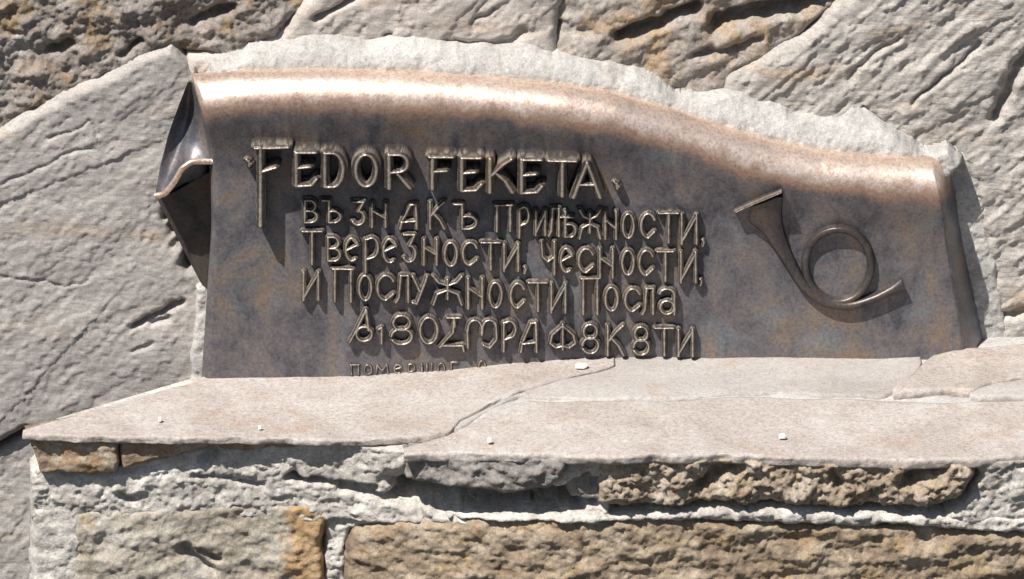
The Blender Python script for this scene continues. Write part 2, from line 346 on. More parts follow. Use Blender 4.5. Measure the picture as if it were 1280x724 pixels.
nu, nv = X.shape; V = np.stack([X, Y, Z], -1).reshape(-1, 3); F = grid_faces(nu, nv)
E = np.concatenate([F[:, [0, 1]], F[:, [1, 2]], F[:, [2, 3]], F[:, [3, 0]]]); key = np.sort(E, 1); _, idx, cnt = np.unique(key[:, 0]*len(V)+key[:, 1], return_index=True, return_counts=True)
B = E[idx[cnt == 1]]; VB = V.copy(); VB[:, 1] = np.maximum(VB[:, 1], -.03)+.035
FS = np.stack([B[:, 1], B[:, 0], B[:, 0]+len(V), B[:, 1]+len(V)], -1)
V2, F2 = compact(np.concatenate([V, VB]), np.concatenate([F, FS]))
scroll = mesh_obj('scroll_face', V2, F2[:, ::-1].copy(), M['bronze'], plaque)
def set_highlight(o, w):
    a = o.data.attributes.new('highlight', 'FLOAT', 'POINT'); a.data.foreach_set('value', np.asarray(w, np.float32))
_u = np.clip((V2[:, 0]-xl(V2[:, 2]))/(xr(V2[:, 2])-xl(V2[:, 2])), 0, 1); _d = zc_u(_u)+RR-V2[:, 2]      # highlight painted into the top roll's colour, reddish patina below it
set_highlight(scroll, np.clip(1-sstep(.012, .058, _d+.012*fbm(V2[:, 0], 1, V2[:, 2], .05, 4)), 0, 1))

# curled-back end of the scroll
def wpt(px, py, y):
    x, z = hit_y(px, py, y); return np.array([float(x), y, float(z)])
def interp_pts(pts, n):
    pts = np.array(pts); L = np.r_[0, np.cumsum(np.linalg.norm(np.diff(pts, axis=0), axis=1))]; t = np.linspace(0, L[-1], n)
    # smooth (Catmull-like) by averaging
    q = np.stack([np.interp(t, L, pts[:, k]) for k in range(3)], -1)
    for _ in range(max(2, n//12)): q[1:-1] = (q[:-2]+2*q[1:-1]+q[2:])/4
    return q
n1, n2 = 60, 40
rim = interp_pts([wpt(235, 102, -.040), wpt(224, 130, -.036), (wpt(211, 165, -.036)), wpt(200, 205, -.040), wpt(194, 240, -.046)], n1)
inner = interp_pts([wpt(240, 102, -.046), wpt(252, 140, -.046), wpt(259, 170, -.046), wpt(262, 188, -.046), wpt(264, 205, -.046)], n1)
lip = interp_pts([wpt(194, 245, -.048), wpt(206, 243, -.052), wpt(218, 228, -.056), wpt(228, 210, -.056), wpt(240, 202, -.054), wpt(266, 202, -.050)], n2)
Gp = np.zeros((n1, n2, 3))
for i in range(n1):
    a = i/(n1-1)
    for j in range(n2):
        b = j/(n2-1)
        base = rim[i]*(1-b)+inner[i]*b
        lipo = lip[j]-(rim[-1]*(1-b)+inner[-1]*b)
        p = base+lipo*a**2; p[1] += .026*math.sin(math.pi*b)*math.sin(math.pi*min(1, a*1.02))**.8
        Gp[i, j] = p
back = Gp.copy(); back[..., 1] += .006; back[..., 0] += .001
Vc = np.concatenate([Gp.reshape(-1, 3), back.reshape(-1, 3)]); Fc = grid_faces(n1, n2); nb = n1*n2
E = np.concatenate([Fc[:, [0, 1]], Fc[:, [1, 2]], Fc[:, [2, 3]], Fc[:, [3, 0]]]); key = np.sort(E, 1); _, idx, cnt = np.unique(key[:, 0]*nb+key[:, 1], return_index=True, return_counts=True); B = E[idx[cnt == 1]]
Fc = np.concatenate([Fc, Fc[:, ::-1]+nb, np.stack([B[:, 1], B[:, 0], B[:, 0]+nb, B[:, 1]+nb], -1)])
curl = mesh_obj('curled_end', Vc, Fc, M['bronze'], plaque)
def tube(name, path, rad, mat, parent, seg=14):
    path = np.array(path); n = len(path); T = np.gradient(path, axis=0); T /= np.linalg.norm(T, axis=1)[:, None]
    ref = np.array([0, 1, 0.]); A = np.cross(T, ref); A /= np.linalg.norm(A, axis=1)[:, None]; Bv = np.cross(T, A)
    rad = np.broadcast_to(rad, n); a = np.linspace(0, 2*math.pi, seg, endpoint=False)
    V = path[:, None]+rad[:, None, None]*(A[:, None]*np.cos(a)[None, :, None]+Bv[:, None]*np.sin(a)[None, :, None])
    V = V.reshape(-1, 3); F = []
    for i in range(n-1):
        for j in range(seg): F.append((i*seg+j, i*seg+(j+1) % seg, (i+1)*seg+(j+1) % seg, (i+1)*seg+j))
    F.append(tuple(range(seg))); F.append(tuple(range((n-1)*seg, n*seg))[::-1])
    return mesh_obj(name, V, F, mat, parent)
cl = tube('curl_lip', lip, .0038, M['bronze'], curl); set_highlight(cl, np.full(len(cl.data.vertices), .75))  # lip colour brightened all along as a painted highlight
# the rolled thickness behind the lip, reaching back to the wall
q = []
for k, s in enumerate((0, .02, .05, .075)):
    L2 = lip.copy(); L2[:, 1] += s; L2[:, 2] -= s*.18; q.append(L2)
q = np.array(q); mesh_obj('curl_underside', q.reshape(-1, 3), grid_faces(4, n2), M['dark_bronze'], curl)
# dark sheet added to blacken the shade below the lip
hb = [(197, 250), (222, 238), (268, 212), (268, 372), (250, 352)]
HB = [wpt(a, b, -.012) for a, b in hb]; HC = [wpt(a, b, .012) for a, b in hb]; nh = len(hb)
mesh_obj('curl_shade', HB+HC, [tuple(range(nh)), tuple(range(nh, 2*nh))[::-1]]+[(i, (i+1) % nh, nh+(i+1) % nh, nh+i) for i in range(nh)], M['dark_bronze'], curl, False)

# ------------------------------------------------------------------ raised lettering
def arc(cx, cy, rx, ry, a0, a1, n=14):
    return [(cx+rx*math.cos(R(a0+(a1-a0)*k/n)), cy+ry*math.sin(R(a0+(a1-a0)*k/n))) for k in range(n+1)]
O_ = [arc(.5, .5, .45, .48, 0, 360, 24)]
GL = {   # strokes in a unit box, y down
 'F': [[(.12, 0), (.12, 1)], [(0, 0), (1, 0)], [(.12, .46), (.72, .44)]],
 'bigF': [[(.14, 0), (.14, 1)], [(-.02, .01), (1, .0)], [(.14, .33), (.62, .27)]],
 'E': [[(.08, 0), (.08, 1)], [(.08, 0), (.95, 0)], [(.08, .48), (.7, .44)], [(.08, 1), (.75, .98), (.98, .8)]],
 'D': [[(.08, 0), (.08, 1)], [(.08, 0), (.5, 0)]+arc(.45, .5, .5, .5, -80, 80)+[(.08, 1)]],
 'O': O_,
 'R': [[(.08, 0), (.08, 1)], [(.08, 0), (.5, 0)]+arc(.5, .26, .38, .26, -80, 80)+[(.08, .54)], [(.4, .54), (.98, 1)]],
 'K': [[(.08, 0), (.08, 1)], [(.95, 0), (.6, .18), (.15, .5)], [(.3, .42), (.7, .68), (.98, 1)]],
 'T': [[(.5, 0), (.5, 1)], [(0, 0), (1, 0)]],
 'A': [[(0, 1), (.5, 0)], [(.5, 0), (.98, 1)], [(.2, .64), (.8, .64)]],
 'dot': [[(.3, .2), (.7, .6)], [(.5, .3), (.55, .8)]],
 'comma': [[(.4, .1), (.6, .35)], [(.6, .35), (.4, .9)]],
 'В': [[(.1, 0), (.1, 1)], [(.1, 0), (.45, 0)]+arc(.45, .24, .38, .24, -80, 80)+[(.1, .48)], [(.1, .48), (.5, .48)]+arc(.5, .74, .45, .26, -80, 80)+[(.1, 1)]],
 'Ъ': [[(0, 0), (.35, 0), (.35, 1)], [(.35, .5), (.6, .48)]+arc(.6, .74, .38, .26, -80, 80)+[(.35, 1)]],
 'З': [[(.05, .0), (.85, .0), (.45, .42)]+arc(.45, .7, .45, .3, -80, 150)],
 'Н': [[(.1, 0), (.1, 1)], [(.9, 0), (.9, 1)], [(.1, .3), (.9, .62)]],
 'К': [[(.08, 0), (.08, 1)], [(.95, 0), (.6, .18), (.15, .5)], [(.3, .42), (.7, .68), (.98, 1)]],
 'П': [[(.1, 0), (.1, 1)], [(.9, 0), (.9, 1)], [(.0, 0), (1, 0)]],
 'Р': [[(.1, .05), (.1, 1)], [(.1, .05)]+arc(.5, .28, .42, .28, -120, 90)+[(.1, .62)]],
 'И': [[(.06, 0), (.06, 1)], [(.9, 0), (.9, 1)], [(.06, .92), (.9, .05)]],
 'Л': [[(0, 1), (.22, .8), (.35, .0), (.9, 0), (.9, 1)]],
 'Ѣ': [[(.3, 0), (.3, 1)], [(0, .22), (.75, .22)], [(.3, .5), (.6, .5)]+arc(.6, .75, .38, .25, -80, 80)+[(.3, 1)]],
 'Ж': [[(.5, .12), (.5, .8)], [(.02, 0), (.2, .22), (.5, .32), (.8, .22), (.98, 0)], [(.02, 1), (.15, .62), (.5, .48), (.85, .62), (.98, 1)]],
 'С': [arc(.52, .48, .45, .46, -30, -330, 20)[:-4]+[(.55, .92), (.9, .72)]],
 'Е': [arc(.55, .35, .36, .34, 60, -100, 10)[::1][::-1][:1]+arc(.5, .48, .44, .48, -20, -300, 20), [(.12, .52), (.8, .32)], [(.8, .32), (.9, .3)]],
 'Ч': [[(.95, 0), (.95, 1)], [(.05, 0), (.12, .45), (.5, .6), (.95, .45)]],
 'У': [[(.05, 0), (.5, .55)], [(.95, 0), (.3, 1), (.05, .95)]],
 'а': [arc(.5, .22, .42, .22, 190, 360, 10)+[(.92, .3), (.92, 1)], arc(.5, .72, .4, .26, 0, 360, 16)],
 'Ѳ': [[(0, 1), (.25, .62), (.62, .0), (.72, .62)], arc(.55, .74, .3, .22, 0, 360, 14)],
 'і': [[(.5, 0), (.5, 1)], [(.1, .12), (.5, 0)]],
 'Є': [arc(.5, .26, .38, .26, 180, 540, 16), arc(.5, .74, .46, .27, -180, 150, 18)],
 'Д': [[(.3, 0), (.85, 0)], [(.58, 0), (.55, .5), (.2, .8), (0, 1)], [(.05, .95), (.95, .95), (1, 1.15)], [(.85, 0), (.85, .9)][0:0] or [(.58, .0), (.62, .3)]],
 'ω': [[(.05, 1), (.03, .4)]+arc(.27, .3, .22, .28, 180, 350, 10)+[(.5, .55)]+arc(.74, .3, .22, .28, 190, 360, 10)+[(.97, .7), (.75, 1), (.55, .9)]],
 'А': [[(.0, 1), (.1, .72), (.85, .68)], [(.95, 1), (.9, 0), (.6, .02), (.15, .62)]],
 'Ф': [[(.5, 0), (.5, 1)], [(.5, .05), (.1, .42), (.02, .75), (.25, .93), (.5, .85)], [(.5, .05), (.9, .42), (.98, .75), (.75, .93), (.5, .85)]],
 'ш': [[(.08, 0), (.08, 1), (.92, 1), (.92, 0)], [(.5, 0), (.5, 1)]],
 'м': [[(.05, 1), (.15, 0), (.5, .7), (.85, 0), (.95, 1)]],
 'г': [[(.1, 1), (.1, 0), (.9, 0)]],
}
GL['О'] = GL['O']; GL['Т'] = GL['T']
def glyph(ch, x0, y0, x1, y1, hw, depth, name='letter', mat=None, prof='flat', cell=None, strokes=None, thin=1.35, ridge=.22):
    """raises the strokes of one letter from the plaque; box given where its outer face is seen"""
    st = strokes if strokes is not None else [[(x0+(x1-x0)*a, y0+(y1-y0)*b) for a, b in s] for s in GL[ch]]
    cx, cy = (x0+x1)/2, (y0+y1)/2
    fx, fz = hit_y(cx, cy, YF); fy = float(face_y(fx, fz))-depth
    S = [[tuple(float(t) for t in hit_y(a, b, fy)) for a, b in s] for s in st]
    A = np.array([p for s in S for p in s]); hwm = hw*.001 if np.isscalar(hw) else hw[0]
    m = hwm+.003; a0, c0 = A.min(0)-m; a1, c1 = A.max(0)+m
    if cell is None: cell = .00055
    nx = max(6, int((a1-a0)/cell)); nz = max(6, int((c1-c0)/cell))
    X, Z = np.meshgrid(np.linspace(a0, a1, nx), np.linspace(c0, c1, nz), indexing='ij')
    d = np.full(X.shape, 1e9)
    for s in S: d = np.minimum(d, seg_dist(X, Z*thin, [(a, b*thin) for a, b in s]))     # level strokes are thinner than upright ones
    d = d+.0007*fbm(X, 2.2+cx*.1, Z, .009, 2)
    q = hwm-d; w = .0009
    top = np.clip(q/hwm, 0, 1)
    if prof == 'flat': h = depth*((1-ridge)*sstep(-w, w*.6, q)+ridge*np.minimum(top*1.15, 1))      # chisel-ridged strokes
    else: h = depth*(.6*sstep(-w, w*.6, q)+.4*np.sqrt(np.clip(1-(d/hwm)**2, 0, 1)))
    h = h+.0004*fbm(X, 6.2, Z, .005, 2)-.0012
    keep = q > -.0016; k = keep[:-1, :-1] & keep[1:, :-1] & keep[1:, 1:] & keep[:-1, 1:]
    V = np.stack([X, face_y(X, Z)-h, Z], -1).reshape(-1, 3)
    wv = (.55*(1-sstep(.0001, .0009, q))+.5*sstep(.5, .95, top))*sstep(.25, .7, h/depth); ids = np.arange(len(V))  # stroke edges and ridges get a highlight painted into their colour
    V3 = np.concatenate([V, wv.reshape(-1, 1)], 1)
    V3, F = compact(V3, grid_faces(nx, nz, k))
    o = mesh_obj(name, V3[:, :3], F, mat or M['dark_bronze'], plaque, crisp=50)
    set_highlight(o, V3[:, 3]); return o
D1, H1 = .034, 5.7
title = [('bigF', 320, 184, 360, 283), ('E', 368, 191, 396, 234), ('D', 404, 192, 430, 235), ('O', 443, 193, 472, 235), ('R', 484, 194, 513, 237), ('F', 537, 197, 566, 238), ('E', 575, 198, 602, 240),
         ('K', 610, 199, 641, 242), ('E', 650, 200, 678, 243), ('T', 686, 201, 720, 247), ('A', 717, 203, 751, 249)]
for ch, a, b, c, d in title: glyph(ch, a, b, c, d, H1, D1, thin=1.6, ridge=.14)
for a, b in ((304, 198), (764, 226)): glyph('dot', a, b, a+14, b+14, 4.2, .014, name='dot')
D2, H2 = .0135, 3.5
rows = []
rows += [('В', 379, 252, 397, 279), ('Ъ', 403, 252, 426, 279), ('З', 440, 254, 457, 282), ('Н', 463, 256, 484, 285), ('А', 500, 257, 522, 287), ('К', 536, 254, 556, 287), ('Ъ', 568, 257, 596, 287),
         ('П', 619, 258, 640, 290), ('Р', 648, 260, 662, 298), ('И', 669, 265, 683, 295), ('Л', 686, 262, 700, 296), ('Ѣ', 701, 266, 720, 297), ('Ж', 724, 264, 751, 299), ('Н', 755, 266, 772, 300), ('О', 778, 268, 793, 299),
         ('С', 800, 268, 820, 300), ('Т', 824, 268, 848, 304), ('И', 851, 270, 873, 306)]
rows += [('Т', 378, 291, 402, 331), ('В', 408, 298, 426, 327), ('Е', 431, 299, 449, 328), ('Р', 455, 299, 474, 342), ('Е', 478, 300, 497, 330), ('З', 504, 295, 521, 328), ('Н', 528, 301, 548, 332), ('О', 555, 304, 572, 334),
         ('С', 577, 304, 598, 334), ('Т', 602, 305, 625, 338), ('И', 629, 307, 650, 340), ('Ч', 676, 304, 694, 344), ('Е', 700, 312, 717, 342), ('С', 722, 312, 743, 343), ('Н', 748, 313, 768, 348), ('О', 777, 314, 793, 345),
         ('С', 798, 314, 818, 347), ('Т', 822, 316, 842, 352), ('И', 850, 317, 872, 354)]
rows += [('И', 378, 342, 400, 376), ('П', 416, 338, 441, 378), ('О', 448, 345, 465, 377), ('С', 470, 345, 494, 378), ('Л', 495, 346, 512, 379), ('У', 515, 347, 535, 381), ('Ж', 541, 347, 578, 382), ('Н', 583, 350, 605, 387),
         ('О', 611, 354, 628, 386), ('С', 637, 355, 657, 388), ('Т', 661, 355, 684, 390), ('И', 688, 357, 709, 392), ('П', 727, 350, 749, 394), ('О', 756, 360, 773, 390), ('С', 780, 362, 802, 392), ('Л', 803, 362, 818, 394), ('а', 823, 363, 845, 394)]
rows += [('Ѳ', 437, 389, 470, 429), ('і', 472, 411, 482, 431), ('Є', 488, 396, 516, 431), ('О', 524, 398, 548, 431), ('Д', 550, 399, 580, 435), ('ω', 583, 401, 622, 436), ('Р', 628, 403, 646, 440), ('А', 651, 405, 672, 441),
         ('Ф', 687, 407, 720, 438), ('Є', 727, 407, 749, 442), ('К', 758, 409, 780, 445), ('Є', 791, 410, 812, 444), ('Т', 819, 412, 842, 445), ('И', 847, 414, 868, 446)]
for ch, a, b, c, d in rows: glyph(ch, a, b, c, d, H2, D2)
for a, b in ((875, 300), (652, 334), (872, 349)): glyph('comma', a, b, a+9, b+10, 2.8, .010, name='comma')
for ch, a, b, c, d in [('П', 438, 457, 449, 469), ('О', 455, 457, 465, 469), ('м', 469, 457, 486, 468), ('Е', 492, 457, 503, 468), ('Р', 510, 456, 519, 472), ('ш', 526, 456, 541, 469), ('О', 547, 455, 556, 468), ('г', 563, 454, 573, 468), ('О', 598, 452, 607, 466)]:
    glyph(ch, a, b, c, d, 1.5, .004)
# post horn
def spline(pts, n=60):
    pts = np.array(pts, float); m = len(pts); out = []
    for i in range(m-1):
        p0, p1, p2, p3 = pts[max(i-1, 0)], pts[i], pts[i+1], pts[min(i+2, m-1)]
        for t in np.linspace(0, 1, max(3, n//(m-1)), endpoint=False):
            out.append(.5*((2*p1)+(-p0+p2)*t+(2*p0-5*p1+4*p2-p3)*t*t+(-p0+3*p1-3*p2+p3)*t**3))
    out.append(pts[-1]); return np.array(out)
def horn():
    fx, fz = hit_y(1030, 320, YF); fy = float(face_y(fx, fz)); dep = .011
    def c(p): return np.stack(hit_y(p[:, 0], p[:, 1], fy-dep*.8), -1)
    main = spline([(948, 252, 33), (955, 266, 25), (965, 285, 14.5), (976, 308, 9.5), (990, 334, 7), (1006, 358, 6.2), (1030, 376, 6), (1060, 381, 6), (1090, 373, 5.5), (1115, 362, 6.5), (1130, 355, 10)], 140)
    ringp = np.array([(1048+41*math.cos(a), 332+45*math.sin(a), 5.0) for a in np.linspace(0, 2*math.pi, 90)])
    def field(X, Z, path):
        q = c(path[:, :2]); best = np.full(X.shape, -1e9); dd = np.full(X.shape, 1e9)
        for i in range(len(q)-1):
            ax, az = q[i]; bx, bz = q[i+1]; dx, dz = bx-ax, bz-az; L = dx*dx+dz*dz+1e-14
            t = ((X-ax)*dx+(Z-az)*dz)/L
            ok = (t > (-.3 if i else 0)) & (t < (1.3 if i < len(q)-2 else 1.0)); t2 = np.clip(t, 0, 1)
            d = np.sqrt((X-ax-t2*dx)**2+(Z-az-t2*dz)**2); r = (path[i, 2]*(1-t2)+path[i+1, 2]*t2)*.001
            v = np.where(ok, 1-d/r, -1e9); m = v > best; best = np.where(m, v, best); dd = np.where(m, r-d, dd)
        return best, dd
    hn = None
    def build(name, path, parent, depth):
        q = c(path[:, :2]); mrg = .036 if name == 'horn_tube' else .01
        a0, c0 = q.min(0)-mrg; a1, c1 = q.max(0)+mrg; cell = .0009
        nx = int((a1-a0)/cell); nz = int((c1-c0)/cell); X, Z = np.meshgrid(np.linspace(a0, a1, nx), np.linspace(c0, c1, nz), indexing='ij')
        v, e = field(X, Z, path); e = np.where(v < -5, -1, e)
        h = depth*(.5*sstep(-.0006, .0008, e)+.5*np.sqrt(np.clip(1-(1-np.clip(v, 0, 1))**2, 0, 1)))-.0012
        keep = e > -.0022; k = keep[:-1, :-1] & keep[1:, :-1] & keep[1:, 1:] & keep[:-1, 1:]
        V = np.stack([X, face_y(X, Z)-h, Z], -1).reshape(-1, 3); V, F = compact(V, grid_faces(nx, nz, k))
        return mesh_obj(name, V, F, M['dark_bronze'], parent, crisp=50)
    t = build('post_horn', main, plaque, .0135)
    build('horn_coil', ringp, t, .0115)
    fyb = fy
    lipm = [[(920, 268), (976, 239)]]
    o = glyph(None, 920, 239, 976, 268, 2.2, .015, name='bell_rim', prof='round', strokes=lipm); o.parent = t
horn()

# ------------------------------------------------------------------ ledge
ledge = thing('stone_ledge', 'jutting ledge of flat pinkish-beige slabs over rough brown stones and white mortar, below the plaque', 'ledge')
_bx = [250, 450, 560, 640, 780, 1100, 1280]; _by = [478, 475, 468, 460, 451, 454, 448]
_xz = [hit_y(a, b, YF-.012) for a, b in zip(_bx, _by)]
def ztop(x): return np.interp(x, [float(a) for a, b in _xz], [float(b) for a, b in _xz])
def edge_xy(pts, dz=0):
    """front/back outline of a slab's top: photo points -> world x, y on the ledge surface"""
    xs, ys = [], []
    for a, b in pts:
        z = float(ztop(((a-640)*.001)))+dz
        x, y = hit_z(a, b, z); xs.append(float(x)); ys.append(float(y))
    return np.array(xs), np.array(ys)
def slab(name, front, backp, thick, mat, parent, dz=0, cell=.0025, jit=.003, topn=.0025, frontn=.006, rad=.006, label=None, seed=0, back_y=None, tf=None):
    fx, fy = edge_xy(front, dz)
    if back_y is None: bx, by = edge_xy(backp, dz)
    else: bx = fx; by = np.full(len(fx), back_y)
    x0, x1 = max(fx.min(), bx.min()), min(fx.max(), bx.max()); n = int((x1-x0)/cell)+2; xs = np.linspace(x0, x1, n)
    yf = np.interp(xs, fx, fy)+jit*fbm(xs, seed, 0, .03, 4); yb_ = np.interp(xs, bx, by)
    yf = np.minimum(yf, yb_-.004); zt = ztop(xs)+dz
    tk = np.full(n, thick) if tf is None else np.interp(xs, *zip(*[(hit_z(a, 545, -.12)[0], t) for a, t in tf]))
    nt_, nf_ = 110, max(5, int(thick/.0025))
    sec = []
    # back bottom -> back top -> top -> front corner -> front face -> bottom
    T = np.linspace(1, 0, nt_)           # 1 = back
    T = T**1.2
    yy = yf[:, None]+rad+(yb_-yf-rad)[:, None]*T[None]; zz = np.broadcast_to(zt[:, None], yy.shape)
    a = np.linspace(0, math.pi/2, 6)[1:]
    cy = yf[:, None]+rad-rad*np.sin(a)[None]; cz = zt[:, None]-rad+rad*np.cos(a)[None]
    s = np.linspace(0, 1, nf_)[1:]; fyy = np.repeat(yf[:, None], nf_-1, 1)+.25*tk[:, None]*s[None]**2*.4; fz = zt[:, None]-rad-(tk-rad)[:, None]*s[None]
    Y = np.concatenate([yb_[:, None], yy, cy, fyy, yb_[:, None]], 1); Z = np.concatenate([(zt-tk)[:, None], zz, cz, fz, (zt-tk)[:, None]], 1)
    X = np.repeat(xs[:, None], Y.shape[1], 1)
    nrm_f = np.concatenate([[0], np.zeros(nt_), np.sin(a), np.ones(nf_-1), [0]])[None]; nrm_t = np.concatenate([[0], np.ones(nt_), np.cos(a), np.zeros(nf_-1), [0]])[None]
    dT = topn*fbm(X, Y+seed, 0, .08, 5); dF = frontn*(fbm(X, Y*0+seed, Z, .028, 5, False, .6)+.5*fbm(X, seed+4, Z*2, .05, 3))
    Z = Z+nrm_t*dT; Y = Y-nrm_f*dF; X = X+nrm_f*frontn*.4*fbm(X, 3+seed, Z, .02, 3)
    nu, nv = X.shape; V = np.stack([X, Y, Z], -1).reshape(-1, 3); F = grid_faces(nu, nv).tolist()
    F.append(list(range(nv))); F.append(list(range((nu-1)*nv, nu*nv))[::-1])
    o = mesh_obj(name, V, [tuple(f[::-1]) for f in F], mat, parent)
    if label: o['label'] = label
    return o
# mortar bed beneath the slabs
slab('mortar_bed', [(285, 536), (560, 538), (760, 552), (1000, 560), (1440, 562)], None, .05, M['mortar'], ledge, dz=-.005, back_y=.03, topn=.006, jit=.006, seed=3)
slab('ledge_slab', [(28, 541), (90, 545), (150, 546), (300, 547), (450, 550), (540, 545), (562, 538), (574, 524), (610, 506), (655, 488), (700, 474), (745, 463), (768, 455)], [(28, 537), (100, 518), (180, 495), (240, 479), (262, 466), (500, 460), (640, 448), (768, 440)],
     .009, M['slab'], ledge, dz=.0015, topn=.003, frontn=.006, jit=.004, seed=1, label='left pinkish slab tapering to a point at its left end', rad=.003)
slab('ledge_slab', [(540, 545), (576, 533), (640, 494), (690, 497), (760, 499), (850, 497), (905, 492), (960, 490), (1060, 495), (1105, 494), (1128, 484), (1148, 462), (1152, 455)], [(540, 540), (576, 526), (612, 508), (657, 490), (702, 476), (747, 465), (772, 445), (900, 436), (1152, 442)],
     .03, M['slab_grey'], ledge, dz=-.001, topn=.003, jit=.004, seed=5, label='back slab against the foot of the plaque')
slab('ledge_slab', [(505, 568), (560, 566), (640, 566), (705, 568), (760, 570), (900, 568), (1000, 572), (1210, 573), (1450, 556)], [(505, 561), (560, 545), (620, 515), (660, 501), (760, 503), (850, 501), (905, 497), (1060, 499), (1180, 503), (1450, 500)],
     .012, M['slab'], ledge, dz=.0, topn=.0035, jit=.005, rad=.004, frontn=.006, seed=9, label='long front slab over the rough brown edge stones')
slab('ledge_slab', [(1116, 489), (1136, 488), (1180, 486), (1215, 487), (1240, 476), (1280, 470), (1450, 462)], [(1116, 485), (1134, 476), (1150, 458), (1166, 445), (1200, 436), (1280, 430), (1450, 420)],
     .03, M['slab'], ledge, dz=.006, topn=.003, jit=.004, seed=12, label='small raised slab at the right end of the plaque')
slab('ledge_slab', [(1212, 494), (1280, 496), (1450, 494)], [(1212, 489), (1245, 479), (1280, 474), (1450, 466)], .03, M['slab_grey'], ledge, dz=.003, topn=.003, jit=.003, seed=15)
_fl = [(28, 541), (150, 546), (300, 547), (420, 551), (500, 560), (560, 565), (700, 568), (900, 569), (1210, 573)]
_fy = edge_xy(_fl)
def YL(px): return float(np.interp(px, [p[0] for p in _fl], _fy[1]))       # how far out the ledge's front stands
def front_line(X, Z): return -np.interp(X, _fy[0], _fy[1])
# front stones and mortar below the cap
def r_rough(k, a=.012, s=.03):
    return lambda X, Z: a*fbm(X, k, Z, s, 5, False, .62)+a*.7*strata(X, Z, 8, .09, s, k+3, 4)
def bedded(k): return lambda X, Z: terrace(.007*strata(X, Z, 10, .06, .026, k, 5, False, .62)+.006*fbm(X, k+9, Z, .05, 5, False, .65), .0028, .15)+.006*fbm(X, k+2, Z, .03, 5, False, .65)-.006*np.abs(fbm(X, k+5, Z, .014, 3))
def lump(k): 
    def f(X, Z):
        return terrace(.026*fbm(X, k, Z, .034, 5, False, .62), .006, .3)+.006*strata(X, Z, 20, .05, .015, k, 4)+.005*fbm(X, k+1, Z, .008, 3)
    return f
# left cap's broken underside stones
stone_field('edge_stone', [(34, 548), (90, 549), (148, 550), (152, 580), (144, 592), (100, 596), (50, 594)], M['slab_edge'], ledge, .002, r_rough(3, .009), y_ref=YL, zmax=.008, shear=1.5, slope=front_line, edge=.006, drop=.03, back=.2, seed=21, label='small brown broken stone under the tip of the left slab')
stone_field('edge_stone', [(146, 550), (260, 551), (300, 556), (240, 570), (186, 582), (152, 592)], M['slab_edge'], ledge, .006, r_rough(5, .006), y_ref=YL, zmax=.008, shear=1.5, slope=front_line, edge=.006, drop=.03, back=.2, seed=22)
stone_field('edge_stone', [(250, 552), (400, 554), (480, 552), (480, 566), (300, 572), (250, 566)], M['slab_edge'], ledge, .014, r_rough(6, .006), y_ref=YL, zmax=.008, shear=1.5, slope=front_line, edge=.006, drop=.03, back=.2, seed=23)
# rough mortar body
stone_field('rough_mortar', [(36, 598), (60, 580), (86, 567), (112, 578), (142, 590), (185, 578), (240, 565), (330, 562), (420, 554), (500, 558), (540, 562), (600, 566), (760, 572), (760, 660), (400, 660), (36, 660)], M['rough_mortar'], ledge, .014,
            bedded(2), y_ref=YL, zmax=.008, shear=1.5, slope=front_line, edge=.008, drop=.03, back=.25, seed=24, edge_jit=.006,
            grooves=[([(258, 562), (268, 574), (256, 582)], .008, .022), ([(360, 604), (385, 606), (430, 612), (470, 618)], .004, .022), ([(368, 602), (375, 608)], .006, .02), ([(425, 616), (450, 622), (490, 632)], .005, .022), ([(505, 622), (560, 632), (620, 638), (690, 634), (740, 624)], .017, .08), ([(150, 625), (165, 632)], .005, .012), ([(80, 598), (110, 596), (200, 592)], .003, .007), ([(240, 600), (330, 612)], .003, .008)],
            label='rough white mortar under the left slab')
stone_field('edge_stone', [(506, 564), (560, 566), (640, 566), (700, 568), (706, 590), (690, 614), (640, 620), (560, 612), (506, 598)], M['chunk'], ledge, -.002, r_rough(11, .012, .022), y_ref=YL, zmax=.006, slope=front_line, edge=.01, drop=.03, back=.2, seed=25, label='grey chipped stone overhanging a dark gap')
stone_field('edge_stone', [(748, 572), (800, 568), (900, 570), (1000, 574), (1100, 575), (1215, 574), (1222, 596), (1205, 622), (1150, 640), (1040, 638), (900, 634), (800, 638), (748, 634)], M['gold_rock'], ledge, .002, lump(14), y_ref=YL, zmax=.006, slope=front_line, edge=.014, drop=.04, back=.2, seed=26,
            grooves=[([(878, 608), (895, 598), (920, 586)], .010, .028), ([(1140, 600), (1160, 590), (1178, 584)], .010, .028), ([(1040, 590), (1050, 610)], .006, .012)], label='lumpy golden-brown broken edge of the front slab')
stone_field('mortar', [(700, 568), (752, 570), (756, 634), (712, 634), (706, 600)], M['chunk'], ledge, .02, r_rough(16, .008, .02), y_ref=YL, zmax=.006, slope=front_line, edge=.008, drop=.03, back=.2, seed=27)
stone_field('mortar', [(1200, 572), (1240, 562), (1450, 556), (1450, 700), (1180, 652), (1210, 625), (1224, 596)], M['rough_mortar'], ledge, .006, bedded(18), y_ref=YL, zmax=.006, slope=front_line, edge=.01, drop=.03, back=.2, seed=28, label='rough grey mortar at the right end of the ledge front')
stone_field('mortar', [(560, 652), (640, 648), (740, 648), (860, 644), (900, 638), (1000, 640), (1100, 645), (1200, 648), (1450, 652), (1450, 674), (1100, 662), (860, 654), (640, 658)], M['rough_mortar'], ledge, .005, bedded(19), y_ref=YL, zmax=.006, slope=front_line, edge=.008, drop=.03, back=.2, seed=29, label='thin pale line of mortar over the long brown stone')
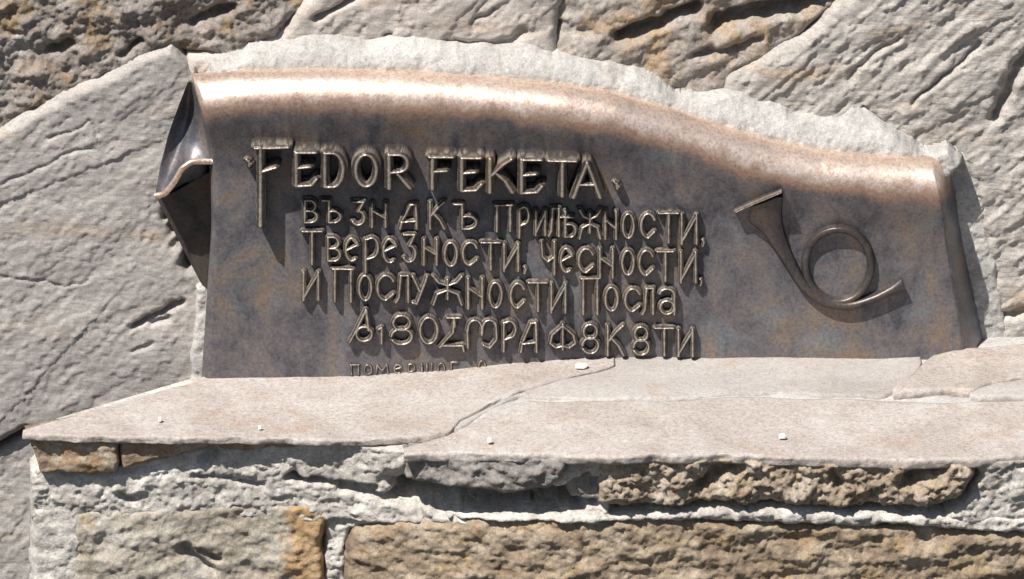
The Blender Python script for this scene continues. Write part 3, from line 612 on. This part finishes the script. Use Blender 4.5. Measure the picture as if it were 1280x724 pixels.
# recessed gap behind the chunk is closed by a deep stone
def prism(pl, z0, z1):
    n = len(pl); return [(x, y, z0) for x, y in pl]+[(x, y, z1) for x, y in pl], [tuple(range(n))[::-1], tuple(range(n, 2*n))]+[(i, (i+1) % n, n+(i+1) % n, n+i) for i in range(n)]
v, f = prism([(-.56, -.17), (.85, -.17), (.85, .1), (-.25, .1)], -1.3, float(ztop(0))-.034)
core = mesh_obj('mortar_core', v, f, M['rough_mortar'], ledge, False)
stone_field('lower_stone', [(92, 646), (200, 642), (356, 638), (402, 640), (404, 760), (398, 900), (92, 900)], M['beige_rock'], ledge, .012, r_rough(23, .010, .035), y_ref=YL, zmax=.008, shear=1.5, slope=front_line, edge=.008, drop=.02, back=.25, seed=31,
            grooves=[([(228, 690), (245, 705), (262, 718)], .008, .016), ([(250, 695), (270, 705)], .005, .012)], label='squared beige-brown stone at the bottom left with a rusty orange right end')
stone_field('mortar', [(38, 640), (98, 640), (108, 670), (100, 724), (96, 900), (38, 900)], M['rough_mortar'], ledge, .014, r_rough(25, .008, .03), y_ref=YL, zmax=.008, shear=1.5, slope=front_line, edge=.008, drop=.02, back=.25, seed=33, label='white mortar at the ledge corner')
stone_field('mortar', [(402, 642), (470, 640), (520, 650), (440, 672), (432, 700), (430, 900), (404, 900)], M['rough_mortar'], ledge, .022, bedded(26), y_ref=YL, zmax=.008, shear=1.5, slope=front_line, edge=.006, drop=.02, back=.25, seed=34, label='vertical mortar joint between the lower stones')
stone_field('lower_stone', [(440, 668), (500, 656), (640, 652), (800, 652), (1100, 660), (1450, 672), (1450, 900), (428, 900), (430, 700)], M['wall_brown'], ledge, .010, r_rough(27, .014, .03), y_ref=YL, zmax=.006, slope=front_line, edge=.012, drop=.03, back=.25, seed=35, label='long rough brown stone along the bottom')

# ------------------------------------------------------------------ little white chips on the ledge
def chip(px, py, w, d, label, seed):
    zt = float(ztop((px-640)*.001))+.0035; x, y = (float(t) for t in hit_z(px, py, zt)); r = random.Random(seed); n = 9; V = []
    for z in (0, .003, .0042):
        k = 1 if z < .004 else .7
        for i in range(n):
            a = 2*math.pi*i/n; q = 1+(r.random()-.5)*.25 if z == 0 else 1
            V.append((x+w*k*q*math.copysign(abs(math.cos(a))**.6, math.cos(a)), y+d*k*q*math.copysign(abs(math.sin(a))**.6, math.sin(a)), zt+z))
    F = [(j*n+i, j*n+(i+1) % n, (j+1)*n+(i+1) % n, (j+1)*n+i) for j in range(2) for i in range(n)]+[tuple(range(2*n, 3*n)), tuple(range(n))[::-1]]
    o = mesh_obj('white_chip', V, F, M['chip'], None, False); o['label'] = label; o['category'] = 'chip'; o['group'] = 'white chips scattered on the ledge'
chip(727, 459, .008, .005, 'largest white chip, lying by the crack below the inscription', 1)
chip(978, 547, .004, .004, 'small white chip near the front edge of the long right slab', 2)
chip(200, 526, .0025, .003, 'tiny white chip on the left tapering slab, nearest its tip', 3)
chip(325, 536, .002, .002, 'tiny white speck on the left slab near its front edge', 4)
chip(612, 552, .0028, .003, 'tiny white chip just right of the diagonal crack, near the front edge', 5)
